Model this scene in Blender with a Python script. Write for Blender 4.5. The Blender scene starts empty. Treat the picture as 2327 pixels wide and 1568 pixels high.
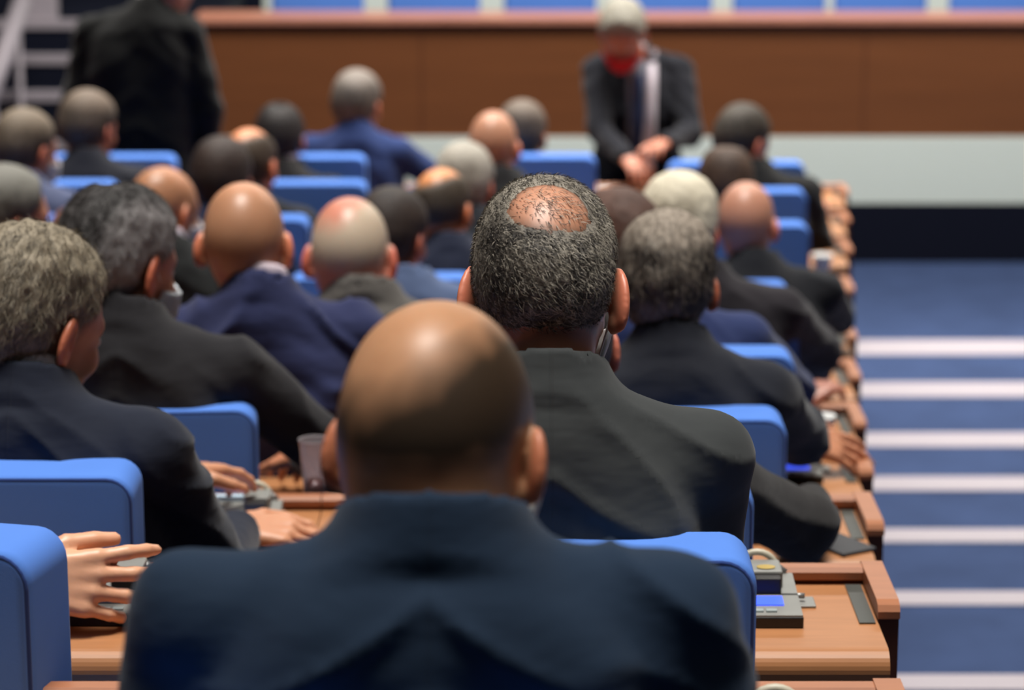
import bpy, bmesh, math, random
import numpy as np
from mathutils import Vector, Matrix, noise
R = math.radians
random.seed(7); np.random.seed(7)
SC = bpy.context.scene
COL = SC.collection
# ------------------------------------------------------------------ camera
FPX = 6165.0; TH = math.atan(1429.0/FPX); CAMZ = 2.75
cam_d = bpy.data.cameras.new('camera'); cam = bpy.data.objects.new('camera', cam_d); COL.objects.link(cam)
cam.location = (0, 0, CAMZ); cam.rotation_euler = (math.pi/2 - TH, 0, 0)
cam_d.sensor_width = 36; cam_d.lens = FPX/2327*36
cam_d.clip_start = .1; cam_d.clip_end = 100
cam_d.dof.use_dof = True; cam_d.dof.focus_distance = 3.24; cam_d.dof.aperture_fstop = 4.6
SC.camera = cam
# ------------------------------------------------------------------ light
w = bpy.data.worlds.new('world'); SC.world = w; w.use_nodes = True
w.node_tree.nodes['Background'].inputs[0].default_value = (.75, .85, 1, 1)
w.node_tree.nodes['Background'].inputs[1].default_value = .022
def area(name, loc, sx, sy, power, col=(1, .96, .9), rot=(0, 0, 0), spread=180):
    d = bpy.data.lights.new(name, 'AREA'); d.shape = 'RECTANGLE'; d.size = sx; d.size_y = sy; d.energy = power; d.color = col; d.spread = R(spread)
    o = bpy.data.objects.new(name, d); COL.objects.link(o); o.location = loc; o.rotation_euler = rot
    return o
area('ceiling_light_hall', (.9, 7.18, 6.0), 8.0, 10.4, 450, spread=28)
area('ceiling_light_front', (1.2, 11.9, 5.4), 8, 1.6, 640, rot=(R(14), 0, 0))
area('ceiling_light_rear', (1.0, 1.0, 5.6), 4, 2.0, 9)
SC.view_settings.view_transform = 'Standard'; SC.view_settings.look = 'None'
SC.view_settings.exposure = -0.1; SC.view_settings.gamma = 1; SC.view_settings.use_curve_mapping = False
# ------------------------------------------------------------------ measuring helpers
def ray(px, py):
    a = (px-1163.5)/FPX; b = (784-py)/FPX; c, s = math.cos(TH), math.sin(TH)
    return Vector((a, c + b*s, -s + b*c))
def at(px, py, Y):
    d = ray(px, py); return Vector((d.x*Y/d.y, Y, CAMZ + d.z*Y/d.y))
def atz(px, py, z):
    d = ray(px, py); t = (z-CAMZ)/d.z; return Vector((d.x*t, d.y*t, z))
DROP = [1.808, 1.95, 2.10, 2.25, 2.38, 2.48, 2.57, 2.61, 2.65, 2.70, 2.74]
def FZ(k): return CAMZ - DROP[k]
def HY(k): return 2.2 + .87*k
# ------------------------------------------------------------------ colours and materials
def lin(c):
    return tuple((v/255/12.92 if v/255 <= .04045 else ((v/255+.055)/1.055)**2.4) for v in c) + (1,)
MATS = {}
def nodes(name):
    m = bpy.data.materials.new(name); m.use_nodes = True
    nt = m.node_tree; return m, nt, nt.nodes['Principled BSDF']
def ramp_mix(nt, fac, c1, c2):
    mx = nt.nodes.new('ShaderNodeMix'); mx.data_type = 'RGBA'
    nt.links.new(fac, mx.inputs[0]); mx.inputs[6].default_value = c1; mx.inputs[7].default_value = c2
    return mx.outputs[2]
def noise_node(nt, scale, detail=4, stretch=None, rough=.5):
    tc = nt.nodes.new('ShaderNodeTexCoord'); n = nt.nodes.new('ShaderNodeTexNoise')
    n.inputs['Scale'].default_value = scale; n.inputs['Detail'].default_value = detail; n.inputs['Roughness'].default_value = rough
    if stretch:
        mp = nt.nodes.new('ShaderNodeMapping'); mp.inputs['Scale'].default_value = stretch
        nt.links.new(tc.outputs['Object'], mp.inputs[0]); nt.links.new(mp.outputs[0], n.inputs['Vector'])
    else: nt.links.new(tc.outputs['Object'], n.inputs['Vector'])
    return n
def bump(nt, b, h, strength, dist=.002):
    bp = nt.nodes.new('ShaderNodeBump'); bp.inputs['Strength'].default_value = strength; bp.inputs['Distance'].default_value = dist
    nt.links.new(h, bp.inputs['Height']); nt.links.new(bp.outputs[0], b.inputs['Normal'])
def plain(name, rgb, rough=.5, metal=0, var=.12, spec=.5, scale=40):
    if name in MATS: return MATS[name]
    m, nt, b = nodes(name); c = lin(rgb)
    n = noise_node(nt, scale)
    col = ramp_mix(nt, n.outputs[0], tuple(v*(1-var) for v in c[:3])+(1,), tuple(min(1, v*(1+var)) for v in c[:3])+(1,))
    nt.links.new(col, b.inputs['Base Color']); b.inputs['Roughness'].default_value = rough; b.inputs['Metallic'].default_value = metal
    b.inputs['Specular IOR Level'].default_value = spec
    MATS[name] = m; return m
def fabric(name, rgb, weave=900, rough=.85, sheen=.15, var=.15, seams=False):
    if name in MATS: return MATS[name]
    m, nt, b = nodes(name); c = lin(rgb)
    n = noise_node(nt, weave, 2, (1, 1, .5)); n2 = noise_node(nt, 9, 4)
    mm = nt.nodes.new('ShaderNodeMath'); mm.operation = 'ADD'; nt.links.new(n.outputs[0], mm.inputs[0]); nt.links.new(n2.outputs[0], mm.inputs[1])
    hf = nt.nodes.new('ShaderNodeMath'); hf.operation = 'MULTIPLY'; hf.inputs[1].default_value = .5; nt.links.new(mm.outputs[0], hf.inputs[0])
    col = ramp_mix(nt, hf.outputs[0], tuple(v*(1-var) for v in c[:3])+(1,), tuple(v*(1+var) for v in c[:3])+(1,))
    nt.links.new(col, b.inputs['Base Color']); b.inputs['Roughness'].default_value = rough
    b.inputs['Sheen Weight'].default_value = sheen; b.inputs['Sheen Roughness'].default_value = .5; b.inputs['Specular IOR Level'].default_value = .25
    if seams:   # centre back seam and soft creases, in the jacket's own coordinates
        tc = nt.nodes.new('ShaderNodeTexCoord'); sp = nt.nodes.new('ShaderNodeSeparateXYZ'); nt.links.new(tc.outputs['Object'], sp.inputs[0])
        ab = nt.nodes.new('ShaderNodeMath'); ab.operation = 'ABSOLUTE'; nt.links.new(sp.outputs[0], ab.inputs[0])
        mr = nt.nodes.new('ShaderNodeMapRange'); mr.inputs[1].default_value = 0; mr.inputs[2].default_value = .003; nt.links.new(ab.outputs[0], mr.inputs[0])
        n3 = noise_node(nt, 7, 3, (1, 1, 2.2)); ad = nt.nodes.new('ShaderNodeMath'); ad.operation = 'MULTIPLY_ADD'
        nt.links.new(n3.outputs[0], ad.inputs[0]); ad.inputs[1].default_value = 5; nt.links.new(mr.outputs[0], ad.inputs[2])
        bump(nt, b, ad.outputs[0], .5, .0025)
    else: bump(nt, b, n.outputs[0], .25, .0006)
    MATS[name] = m; return m
def wood(name, rgb, rough=.4, stretch=(1.2, 14, 14), var=.22, scale=3):
    if name in MATS: return MATS[name]
    m, nt, b = nodes(name); c = lin(rgb)
    n = noise_node(nt, scale, 8, stretch, .65)
    col = ramp_mix(nt, n.outputs[0], tuple(v*(1-var*1.6) for v in c[:3])+(1,), tuple(min(1, v*(1+var*1.6)) for v in c[:3])+(1,))
    nt.links.new(col, b.inputs['Base Color']); b.inputs['Roughness'].default_value = rough; bump(nt, b, n.outputs[0], .08, .001)
    b.inputs['Specular IOR Level'].default_value = .35
    MATS[name] = m; return m
def skin(name, rgb, hairc):
    m, nt, b = nodes(name); c = lin(rgb)
    n = noise_node(nt, 30, 4); n2 = noise_node(nt, 260, 2)
    base = ramp_mix(nt, n.outputs[0], (c[0]*.86, c[1]*.78, c[2]*.74, 1), (min(1, c[0]*1.1), c[1]*1.1, c[2]*1.1, 1))
    at_ = nt.nodes.new('ShaderNodeAttribute'); at_.attribute_name = 'stubble'
    mx = nt.nodes.new('ShaderNodeMix'); mx.data_type = 'RGBA'; nt.links.new(at_.outputs['Fac'], mx.inputs[0]); nt.links.new(base, mx.inputs[6]); mx.inputs[7].default_value = lin(hairc)
    at2 = nt.nodes.new('ShaderNodeAttribute'); at2.attribute_name = 'flush'
    mx2 = nt.nodes.new('ShaderNodeMix'); mx2.data_type = 'RGBA'; nt.links.new(at2.outputs['Fac'], mx2.inputs[0]); nt.links.new(mx.outputs[2], mx2.inputs[6])
    mx2.inputs[7].default_value = (c[0]*.95, c[1]*.5, c[2]*.45, 1)
    nt.links.new(mx2.outputs[2], b.inputs['Base Color'])
    b.inputs['Roughness'].default_value = .42; b.inputs['Subsurface Weight'].default_value = .12; b.inputs['Subsurface Scale'].default_value = .01
    b.inputs['Subsurface Radius'].default_value = (1, .35, .2)
    bump(nt, b, n2.outputs[0], .12, .0006)
    return m
def hairmat(name, dark, light, scale=70, bias=0.5):
    m, nt, b = nodes(name)
    n = noise_node(nt, scale, 5, (1, 1, .35), .7); n2 = noise_node(nt, 9, 3)
    mm = nt.nodes.new('ShaderNodeMath'); mm.operation = 'ADD'; nt.links.new(n.outputs[0], mm.inputs[0]); nt.links.new(n2.outputs[0], mm.inputs[1])
    at_ = nt.nodes.new('ShaderNodeAttribute'); at_.attribute_name = 'grey'
    m2 = nt.nodes.new('ShaderNodeMath'); m2.operation = 'ADD'; nt.links.new(mm.outputs[0], m2.inputs[0]); nt.links.new(at_.outputs['Fac'], m2.inputs[1])
    mr = nt.nodes.new('ShaderNodeMapRange'); mr.inputs[1].default_value = .75+ (0.5-bias)*.6; mr.inputs[2].default_value = 1.4+(0.5-bias)*.6; nt.links.new(m2.outputs[0], mr.inputs[0])
    col = ramp_mix(nt, mr.outputs[0], lin(dark), lin(light))
    nt.links.new(col, b.inputs['Base Color']); b.inputs['Roughness'].default_value = .6; b.inputs['Specular IOR Level'].default_value = .4
    bump(nt, b, n.outputs[0], .9, .004)
    return m
def emit(name, rgb, s, rgb2=None):
    m, nt, b = nodes(name); b.inputs['Base Color'].default_value = lin(rgb)
    if rgb2:
        n = noise_node(nt, 25, 1); nt.links.new(ramp_mix(nt, n.outputs[0], lin(rgb), lin(rgb2)), b.inputs['Emission Color'])
    else: b.inputs['Emission Color'].default_value = lin(rgb)
    b.inputs['Emission Strength'].default_value = s; return m
def glassy(name, rgb, rough=.08):
    m, nt, b = nodes(name); b.inputs['Base Color'].default_value = lin(rgb); b.inputs['Transmission Weight'].default_value = .85
    b.inputs['Roughness'].default_value = rough; b.inputs['IOR'].default_value = 1.15; return m
# ------------------------------------------------------------------ object helpers
def link(name, me, m, parent=None, smooth=False):
    o = bpy.data.objects.new(name, me); COL.objects.link(o)
    if m is not None:
        me.materials.clear(); me.materials.append(m)
    if parent is not None: o.parent = parent
    if smooth:
        me.polygons.foreach_set('use_smooth', [True]*len(me.polygons))
    return o
def obj(name, bm, m, parent=None, smooth=False):
    me = bpy.data.meshes.new(name); bm.to_mesh(me); bm.free(); return link(name, me, m, parent, smooth)
def empty(name, loc, rz=0):
    o = bpy.data.objects.new(name, None); COL.objects.link(o); o.location = loc; o.rotation_euler = (0, 0, rz); o.empty_display_size = .1; return o
def tag(o, label, cat, group=None):
    o['label'] = label; o['category'] = cat
    if group: o['group'] = group
    return o
def struct(o): o['kind'] = 'structure'; return o
def BM(): return bmesh.new()
def box(bm, x0, x1, y0, y1, z0, z1, bev=0, seg=3):
    r = bmesh.ops.create_cube(bm, size=1); vs = r['verts']
    for v in vs: v.co = Vector(((x0+x1)/2 + v.co.x*(x1-x0), (y0+y1)/2 + v.co.y*(y1-y0), (z0+z1)/2 + v.co.z*(z1-z0)))
    if bev:
        es = list({e for v in vs for e in v.link_edges})
        bmesh.ops.bevel(bm, geom=es, offset=bev, segments=seg, affect='EDGES', profile=.5)
    return bm
def prism(bm, poly, z0, z1):
    lo = [bm.verts.new((x, y, z0)) for x, y in poly]; hi = [bm.verts.new((x, y, z1)) for x, y in poly]
    n = len(poly); bm.faces.new(lo[::-1]); bm.faces.new(hi)
    for i in range(n): bm.faces.new((lo[i], lo[(i+1) % n], hi[(i+1) % n], hi[i]))
    bmesh.ops.recalc_face_normals(bm, faces=bm.faces[:])
    return bm
def extrude_yz(bm, prof, x0, x1, s0=0, s1=0, yref=0):
    """profile in (y,z) swept along x; the ends follow slope s (dx/dy)"""
    a = [bm.verts.new((x0 + s0*(y-yref), y, z)) for y, z in prof]; b = [bm.verts.new((x1 + s1*(y-yref), y, z)) for y, z in prof]
    n = len(prof); bm.faces.new(a); bm.faces.new(b[::-1])
    for i in range(n): bm.faces.new((a[i], b[i], b[(i+1) % n], a[(i+1) % n]))
    bmesh.ops.recalc_face_normals(bm, faces=bm.faces[:]); return bm
def tube(bm, pts, r, seg=10, closed=False):
    pts = [Vector(p) for p in pts]; n = len(pts); rings = []
    rr = r if isinstance(r, (list, tuple)) else [r]*n
    up = Vector((0, 0, 1))
    for i, p in enumerate(pts):
        a = pts[(i-1) % n] if (closed or i) else p; b = pts[(i+1) % n] if (closed or i < n-1) else p
        t = (b-a).normalized(); u = t.cross(up)
        if u.length < .05: u = t.cross(Vector((1, 0, 0)))
        u.normalize(); v = t.cross(u)
        rings.append([bm.verts.new(p + (u*math.cos(2*math.pi*j/seg) + v*math.sin(2*math.pi*j/seg))*rr[i]) for j in range(seg)])
    for i in range(n if closed else n-1):
        A, B = rings[i], rings[(i+1) % n]
        for j in range(seg): bm.faces.new((A[j], A[(j+1) % seg], B[(j+1) % seg], B[j]))
    if not closed: bm.faces.new(rings[0][::-1]); bm.faces.new(rings[-1])
    bmesh.ops.recalc_face_normals(bm, faces=bm.faces[:]); return bm
def lathe(bm, prof, c=(0, 0, 0), seg=32):
    rings = [[bm.verts.new((c[0]+r*math.cos(2*math.pi*j/seg), c[1]+r*math.sin(2*math.pi*j/seg), c[2]+z)) for j in range(seg)] for r, z in prof]
    for A, B in zip(rings, rings[1:]):
        for j in range(seg): bm.faces.new((A[j], A[(j+1) % seg], B[(j+1) % seg], B[j]))
    bm.faces.new(rings[0][::-1]); bm.faces.new(rings[-1]); bmesh.ops.recalc_face_normals(bm, faces=bm.faces[:]); return bm

# ------------------------------------------------------------------ signed-distance modelling for bodies and clothes
def axis(lo, hi, coarse, fine=()):
    out = [lo]; x = lo
    while x < hi:
        h = coarse
        for a, b, f in fine:
            if a - coarse < x < b: h = min(h, f)
        x += h; out.append(x)
    return np.array(out, dtype=np.float64)
def smin(a, b, k):
    if k <= 0: return np.minimum(a, b)
    h = np.clip(.5 + .5*(b-a)/k, 0, 1); return b + (a-b)*h - k*h*(1-h)
def smax(a, b, k): return -smin(-a, -b, k)
def cone(X, Y, Z, a, b, r1, r2, sx=1.0, sy=1.0):
    ax, ay, az = a; dx, dy, dz = b[0]-ax, b[1]-ay, b[2]-az
    L = dx*dx+dy*dy+dz*dz + 1e-12
    px, py, pz = X-ax, Y-ay, Z-az
    t = np.clip((px*dx+py*dy+pz*dz)/L, 0, 1)
    qx, qy, qz = (px-t*dx)/sx, (py-t*dy)/sy, pz-t*dz
    return np.sqrt(qx*qx+qy*qy+qz*qz) - (r1+(r2-r1)*t)
def ell(X, Y, Z, c, r, M=None):
    x, y, z = X-c[0], Y-c[1], Z-c[2]
    if M is not None:
        x, y, z = (M[0][0]*x+M[1][0]*y+M[2][0]*z, M[0][1]*x+M[1][1]*y+M[2][1]*z, M[0][2]*x+M[1][2]*y+M[2][2]*z)
    a = np.sqrt((x/r[0])**2+(y/r[1])**2+(z/r[2])**2); b = np.sqrt((x/r[0]**2)**2+(y/r[1]**2)**2+(z/r[2]**2)**2)+1e-9
    return a*(a-1)/b
class Field:
    def __init__(s, xs, ys, zs):
        s.x, s.y, s.z = xs, ys, zs; s.v = np.full((len(xs), len(ys), len(zs)), .12)
    def sub(s, lo, hi):
        i = [np.clip(np.searchsorted(a, l)-1, 0, len(a)-1) for a, l in zip((s.x, s.y, s.z), lo)]
        j = [np.clip(np.searchsorted(a, h)+1, 1, len(a)) for a, h in zip((s.x, s.y, s.z), hi)]
        sl = tuple(slice(a, max(b, a+1)) for a, b in zip(i, j))
        return sl, s.x[sl[0]][:, None, None], s.y[sl[1]][None, :, None], s.z[sl[2]][None, None, :]
    def fn(s, f, lo, hi, k=.02, op='u'):
        sl, X, Y, Z = s.sub(lo, hi); d = f(X, Y, Z)
        s.v[sl] = smin(s.v[sl], d, k) if op == 'u' else smax(s.v[sl], -d, k)
    def cone(s, a, b, r1, r2, k=.02, sx=1, sy=1):
        m = max(r1, r2)*max(1, sx, sy)+.08
        s.fn(lambda X, Y, Z: cone(X, Y, Z, a, b, r1, r2, sx, sy), [min(a[i], b[i])-m for i in range(3)], [max(a[i], b[i])+m for i in range(3)], k)
    def ell(s, c, r, k=.02, M=None):
        m = max(r)+.08; s.fn(lambda X, Y, Z: ell(X, Y, Z, c, r, M), [q-m for q in c], [q+m for q in c], k)
    def mesh(s):
        v = s.v; x, y, z = s.x, s.y, s.z
        ins = v < 0
        c = ins[:-1, :-1, :-1].astype(np.int8)
        tot = np.zeros_like(c)
        for a in (0, 1):
            for b in (0, 1):
                for d in (0, 1):
                    tot += ins[a:a+v.shape[0]-1, b:b+v.shape[1]-1, d:d+v.shape[2]-1]
        act = (tot > 0) & (tot < 8); I, J, K = np.nonzero(act); n = len(I)
        idx = np.full(act.shape, -1, dtype=np.int64); idx[act] = np.arange(n)
        P = np.zeros((n, 3)); W = np.zeros(n)
        cs = [(a, b, d) for a in (0, 1) for b in (0, 1) for d in (0, 1)]
        for i, p in enumerate(cs):
            for q in cs[i+1:]:
                if sum(abs(p[t]-q[t]) for t in range(3)) != 1: continue
                v0 = v[I+p[0], J+p[1], K+p[2]]; v1 = v[I+q[0], J+q[1], K+q[2]]
                cr = (v0 < 0) != (v1 < 0); t = np.where(cr, v0/np.where(np.abs(v0-v1) < 1e-12, 1, v0-v1), 0)
                for ax, (arr, N) in enumerate(((x, I), (y, J), (z, K))):
                    A = arr[N+p[ax]]; B = arr[N+q[ax]]; P[:, ax] += np.where(cr, A+(B-A)*t, 0)
                W += cr
        P /= W[:, None]
        F = []
        for ax in range(3):
            d = [0, 0, 0]; d[ax] = 1
            s0 = ins[:v.shape[0]-d[0], :v.shape[1]-d[1], :v.shape[2]-d[2]]; s1 = ins[d[0]:, d[1]:, d[2]:]
            E = np.argwhere(s0 != s1); u, w_ = (ax+1) % 3, (ax+2) % 3
            lim = act.shape
            ok = (E[:, u] > 0) & (E[:, w_] > 0) & (E[:, u] < lim[u]) & (E[:, w_] < lim[w_]); E = E[ok]
            fl = s0[tuple(E.T)]
            def g(du, dw):
                e = E.copy(); e[:, u] += du; e[:, w_] += dw; return idx[tuple(e.T)]
            q = np.stack([g(-1, -1), g(0, -1), g(0, 0), g(-1, 0)], 1)
            q[~fl] = q[~fl][:, ::-1]; F.append(q)
        return P, np.concatenate(F)
def np_mesh(name, P, F):
    me = bpy.data.meshes.new(name); k = F.shape[1]
    me.vertices.add(len(P)); me.vertices.foreach_set('co', P.astype(np.float32).ravel())
    me.loops.add(F.size); me.loops.foreach_set('vertex_index', F.astype(np.int32).ravel())
    me.polygons.add(len(F)); me.polygons.foreach_set('loop_start', np.arange(0, F.size, k, dtype=np.int32))
    me.polygons.foreach_set('use_smooth', np.ones(len(F), dtype=bool))
    me.update(calc_edges=True); me.validate(); return me
def attr(me, name, vals):
    a = me.attributes.new(name, 'FLOAT', 'POINT'); a.data.foreach_set('value', np.asarray(vals, dtype=np.float32))
# ---------------- head, in its own frame: x right, y face direction, z up, origin mid-skull; top is at z=+.116
def ear_mat(s): return Matrix.Rotation(R(s*30), 3, 'Z') @ Matrix.Rotation(R(-12), 3, 'X')
def skull(X, Y, Z, fat=0):
    d = ell(X, Y, Z, (0, -.016, .026), (.0765, .097, .090))
    d = smin(d, ell(X, Y, Z, (0, -.045, -.01), (.066, .066, .07)), .03)
    d = smin(d, ell(X, Y, Z, (0, .03, -.005), (.067, .066, .085)), .03)
    d = smin(d, ell(X, Y, Z, (0, .03, -.062), (.054+fat, .060, .055)), .03)
    return d
def head(X, Y, Z, fat=0, ear=1.0, noface=False):
    d = skull(X, Y, Z, fat)
    AX = np.abs(X)
    d = smin(d, ell(X, Y, Z, (0, .076, -.098), (.02, .017, .016)), .02)
    d = smin(d, cone(AX, Y, Z, (.012, .087, .019), (.042, .075, .016), .010, .009), .014)
    d = smax(d, -ell(AX, Y, Z, (.031, .104, -.004), (.015, .016, .011)), .012)
    d = smin(d, ell(AX, Y, Z, (.031, .0835, -.004), (.012, .008, .008)), .003)
    d = smin(d, ell(AX, Y, Z, (.043, .066, -.034), (.02, .02, .018)), .02)
    d = smin(d, cone(X, Y, Z, (0, .091, .005), (0, .113, -.034), .007, .0115), .010)
    d = smin(d, ell(AX, Y, Z, (.011, .101, -.040), (.007, .010, .006)), .006)
    d = smin(d, ell(X, Y, Z, (0, .090, -.063), (.023, .010, .0055)), .006)
    d = smin(d, ell(X, Y, Z, (0, .088, -.074), (.019, .010, .006)), .006)
    M = ear_mat(1); c = Vector((.086, -.006, -.016))
    e = ell(AX, Y, Z, c, (.0085, .0195*ear, .034*ear), M)
    e = smax(e, -ell(AX, Y, Z, c+(M @ Vector((.0085, .003, .004))), (.0075, .011, .018), M), .005)
    e = smin(e, ell(AX, Y, Z, c+Vector((-.006, .004, -.026*ear)), (.006, .010, .010)), .008)
    return smin(d, e, .008)
YL = ([-.12, -.05, -.03, -.01, .01, .035, .06, .1], [-.022, -.022, -.005, .012, .022, .05, .066, .078])
def hair_region(X, Y, Z, st):
    nape = st.get('nape', -.078); 
    Z0 = Z
    r = np.maximum((Y - np.interp(Z, *YL) + st.get('back', 0))*.7, (nape + .25*np.maximum(0, np.abs(X)-.03) - Z))
    r = smax(r, -(np.sqrt((np.abs(X)-.082)**2 + ((Y-.0)*1.0)**2 + ((Z+.018)*.72)**2) - .021), .004)
    for (c, rad) in st.get('bald', ()):
        q = np.sqrt(((X-c[0])/rad[0])**2+((Y-c[1])/rad[1])**2+((Z-c[2])/rad[2])**2)
        r = smax(r, -(q-1)*min(rad), .01)
    return r
CROWN = lambda r=1.0: [((0, .02, .105), (.062*r, .095*r, .07*r))]
# ---------------- person
def fingers(F, w, d, up, side, n, curl=.35, spread=.12, thumb=1, sc=1.0):
    """hand: w wrist, d pointing direction, up = across toward the index finger, n = palm normal"""
    w, d, a, n = Vector(w), Vector(d).normalized(), Vector(up).normalized(), Vector(n).normalized()
    kn = []
    for i, (off, fwd) in enumerate(((.030, .088), (.010, .092), (-.011, .087), (-.030, .078))):
        k = w + d*fwd*sc + a*off*sc; kn.append(k)
        F.cone(w + a*off*.55*sc + d*.012, k, .0155*sc, .0115*sc, .010)
    F.ell(w + d*.05*sc, (.028, .028, .017), .012) if False else None
    for i, (k, L) in enumerate(zip(kn, (.076, .086, .080, .062))):
        sp = (1.5-i)*spread; dd = (d + a*sp).normalized(); p = k; r = .0098*sc if i < 3 else .0086*sc
        c = 0
        for seg, fr in enumerate((.46, .31, .23)):
            c += curl*(.6+.35*seg) + .06*i
            q = p + (dd*math.cos(c) + n*math.sin(c))*L*fr*sc
            F.cone(p, q, r*(1-.09*seg), r*(1-.09*(seg+1)), .004); p = q
    t0 = w + d*.02 + a*.024*sc; t1 = t0 + (d*.55 + a*.75*thumb + n*.25).normalized()*.042*sc; t2 = t1 + (d*.9 + a*.35*thumb + n*.3).normalized()*.034*sc; t3 = t2 + (d + a*.1 + n*.3).normalized()*.024*sc
    F.cone(w + a*.005, t0+d*.008, .017*sc, .016*sc, .01); F.cone(t0, t1, .0155*sc, .012*sc, .008); F.cone(t1, t2, .0118*sc, .0108*sc, .004); F.cone(t2, t3, .0105*sc, .0085*sc, .003)
def ik(S, W, l1, l2, pole):
    S, W = Vector(S), Vector(W); d = W-S; L = d.length
    if L > (l1+l2)*.985: W = S + d.normalized()*(l1+l2)*.985; d = W-S; L = d.length
    x = (l1*l1-l2*l2+L*L)/(2*L); h = math.sqrt(max(1e-6, l1*l1-x*x)); u = d.normalized()
    p = Vector(pole); p = (p - u*p.dot(u)).normalized()
    return S + u*x + p*h, W
def person(label, cx, top, Y, k, bx=None, byaw=0, hyaw=0, hpitch=8, hroll=0, hs=1.0, fat=0, sw=1.0, neck=1.0, ear=1.0,
           jacket=(26, 28, 34), skinc=(196, 140, 110), hair=None, hdark=(40, 34, 30), hlight=(120, 112, 105), hbias=.5, stub=None, stubc=(60, 50, 44),
           shirt=None, mask=None, lod=1, standing=False, hands=None, elbows=None, strands=0, fwd=.05, handkw=None, shrug=0, tie=None, trousers=(24, 25, 30),
           lean=0, lanyard=None, slen=.008, wrinkle=1.0, sleevecut=0, hem=0, vee=.11, shup=0):
    fz = FZ(k) if isinstance(k, int) else k
    H = at(cx, top, Y); ht = H.z - fz
    O = Vector((at(bx if bx is not None else cx, top, Y).x, Y-fwd, fz)); Rb = Matrix.Rotation(R(-byaw), 3, 'Z')
    def loc(p): return Rb.transposed() @ (Vector(p)-O)
    hl = loc((H.x, H.y, fz)); 
    Rh = Matrix.Rotation(R(-hyaw+byaw), 3, 'Z') @ Matrix.Rotation(R(-hpitch), 3, 'X') @ Matrix.Rotation(R(hroll), 3, 'Y')
    Hc = Vector((hl.x, hl.y, ht-.116*hs))
    A3 = np.array(Rh)
    def tohead(X, Y_, Z):
        x, y, z = X-Hc.x, Y_-Hc.y, Z-Hc.z
        return ((A3[0, 0]*x+A3[1, 0]*y+A3[2, 0]*z)/hs, (A3[0, 1]*x+A3[1, 1]*y+A3[2, 1]*z)/hs, (A3[0, 2]*x+A3[1, 2]*y+A3[2, 2]*z)/hs)
    hipz = min(.93, ht*.53) if standing else .56
    N = Vector((hl.x*.35, -.012, ht-.212+shrug)); Sz = ht-.300+shrug+shup
    hip = Vector((0, (-.02 if standing else -.03)-lean, hipz))
    # arms
    arms = []
    for i, s in enumerate((-1, 1)):
        Sh = Vector((s*.172*sw, -.005, Sz)); tgt = None
        if hands and hands[i] is not None: tgt = loc(hands[i])
        else: tgt = Vector((s*.17, .27, .80)) if not standing else Vector((s*.24, .06, hipz-.12))
        pole = Vector((s*.9, -.35, -1.0))
        if elbows and elbows[i] is not None: pole = Vector(elbows[i])
        E, Wr = ik(Sh, tgt, .31, .27, pole); arms.append((Sh, E, Wr))
    near = {0: .0035, 1: .005, 2: .0075}[lod]; cs = .016 if lod < 2 else .02
    fx = [(Hc.x-.11*hs, Hc.x+.11*hs, near)]; fy = [(Hc.y-.14*hs, Hc.y+.14*hs, near)]; fzn = [(Hc.z-.17*hs, Hc.z+.13*hs, near)]
    hd = []
    for i, (Sh, E, Wr) in enumerate(arms):
        s = (-1, 1)[i]; d = (Wr-E).normalized(); kw = dict(curl=.35, spread=.10, thumb=1)
        a = Vector((-s, 0, 0)); a = (a-d*a.dot(d)).normalized(); n = d.cross(a)*(-s)
        if n.z > 0: n = -n
        vis = False
        if handkw and handkw[i]:
            kk = dict(handkw[i]); vis = kk.pop('fine', True)
            if 'd' in kk: d = (Rb.transposed() @ Vector(kk.pop('d'))).normalized()
            if 'a' in kk: a = (Rb.transposed() @ Vector(kk.pop('a'))).normalized()
            if 'n' in kk: n = (Rb.transposed() @ Vector(kk.pop('n'))).normalized()
            kw.update(kk)
        hd.append((Wr, d, a, n, kw)); g = min(near, .0035 if lod == 0 else .0045)+.0005
        if not vis: g = .0065 if lod < 2 else .008
        c = Wr + d*.09
        for L, ax in ((fx, 0), (fy, 1), (fzn, 2)): L.append((c[ax]-.11, c[ax]+.11, g))
    allp = [p for a in arms for p in a]+[Hc, hip]
    lx = min(p.x for p in allp)-.22; ux = max(p.x for p in allp)+.22; ly = min(-.22, min(p.y for p in allp)-.15)-max(0, lean); uy = max(.62, max(p.y for p in allp)+.22)
    F = Field(axis(lx, ux, cs, fx), axis(ly, uy, cs, fy), axis(-.02, ht+.04, cs, fzn))
    m = .20*hs
    F.fn(lambda X, Y_, Z: head(*tohead(X, Y_, Z), fat=fat, ear=ear)*hs, [Hc.x-m, Hc.y-m, Hc.z-m], [Hc.x+m, Hc.y+m, Hc.z+m], 0)
    nb = Hc + Rh @ Vector((0, -.025, -.045))*hs; nr = .055*neck*hs
    F.cone(nb, N+Vector((0, .0, -.03)), nr*1.02, nr*1.0, .022)
    F.cone(Hc + Rh @ Vector((0, .015, -.07))*hs, N+Vector((0, .035, -.03)), nr*.85, nr*.9, .02)
    chest = Vector((0, 0, Sz-.16))
    F.ell(chest, (.155*sw, .10, .19), .04); F.cone(chest, hip, .10, .12, .04, 1.25)
    for s in (-1, 1): F.cone(N-Vector((0, 0, .04)), (s*.15*sw, -.005, Sz-.01), .045, .042, .03)
    for (Sh, E, Wr) in arms: F.cone(Sh, E, .045, .038, .03); F.cone(E, Wr, .037, .026, .015)
    for (Wr, d, a, n, kw) in hd: fingers(F, Wr, d, a, 0, n, **kw)
    legs = []
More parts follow.
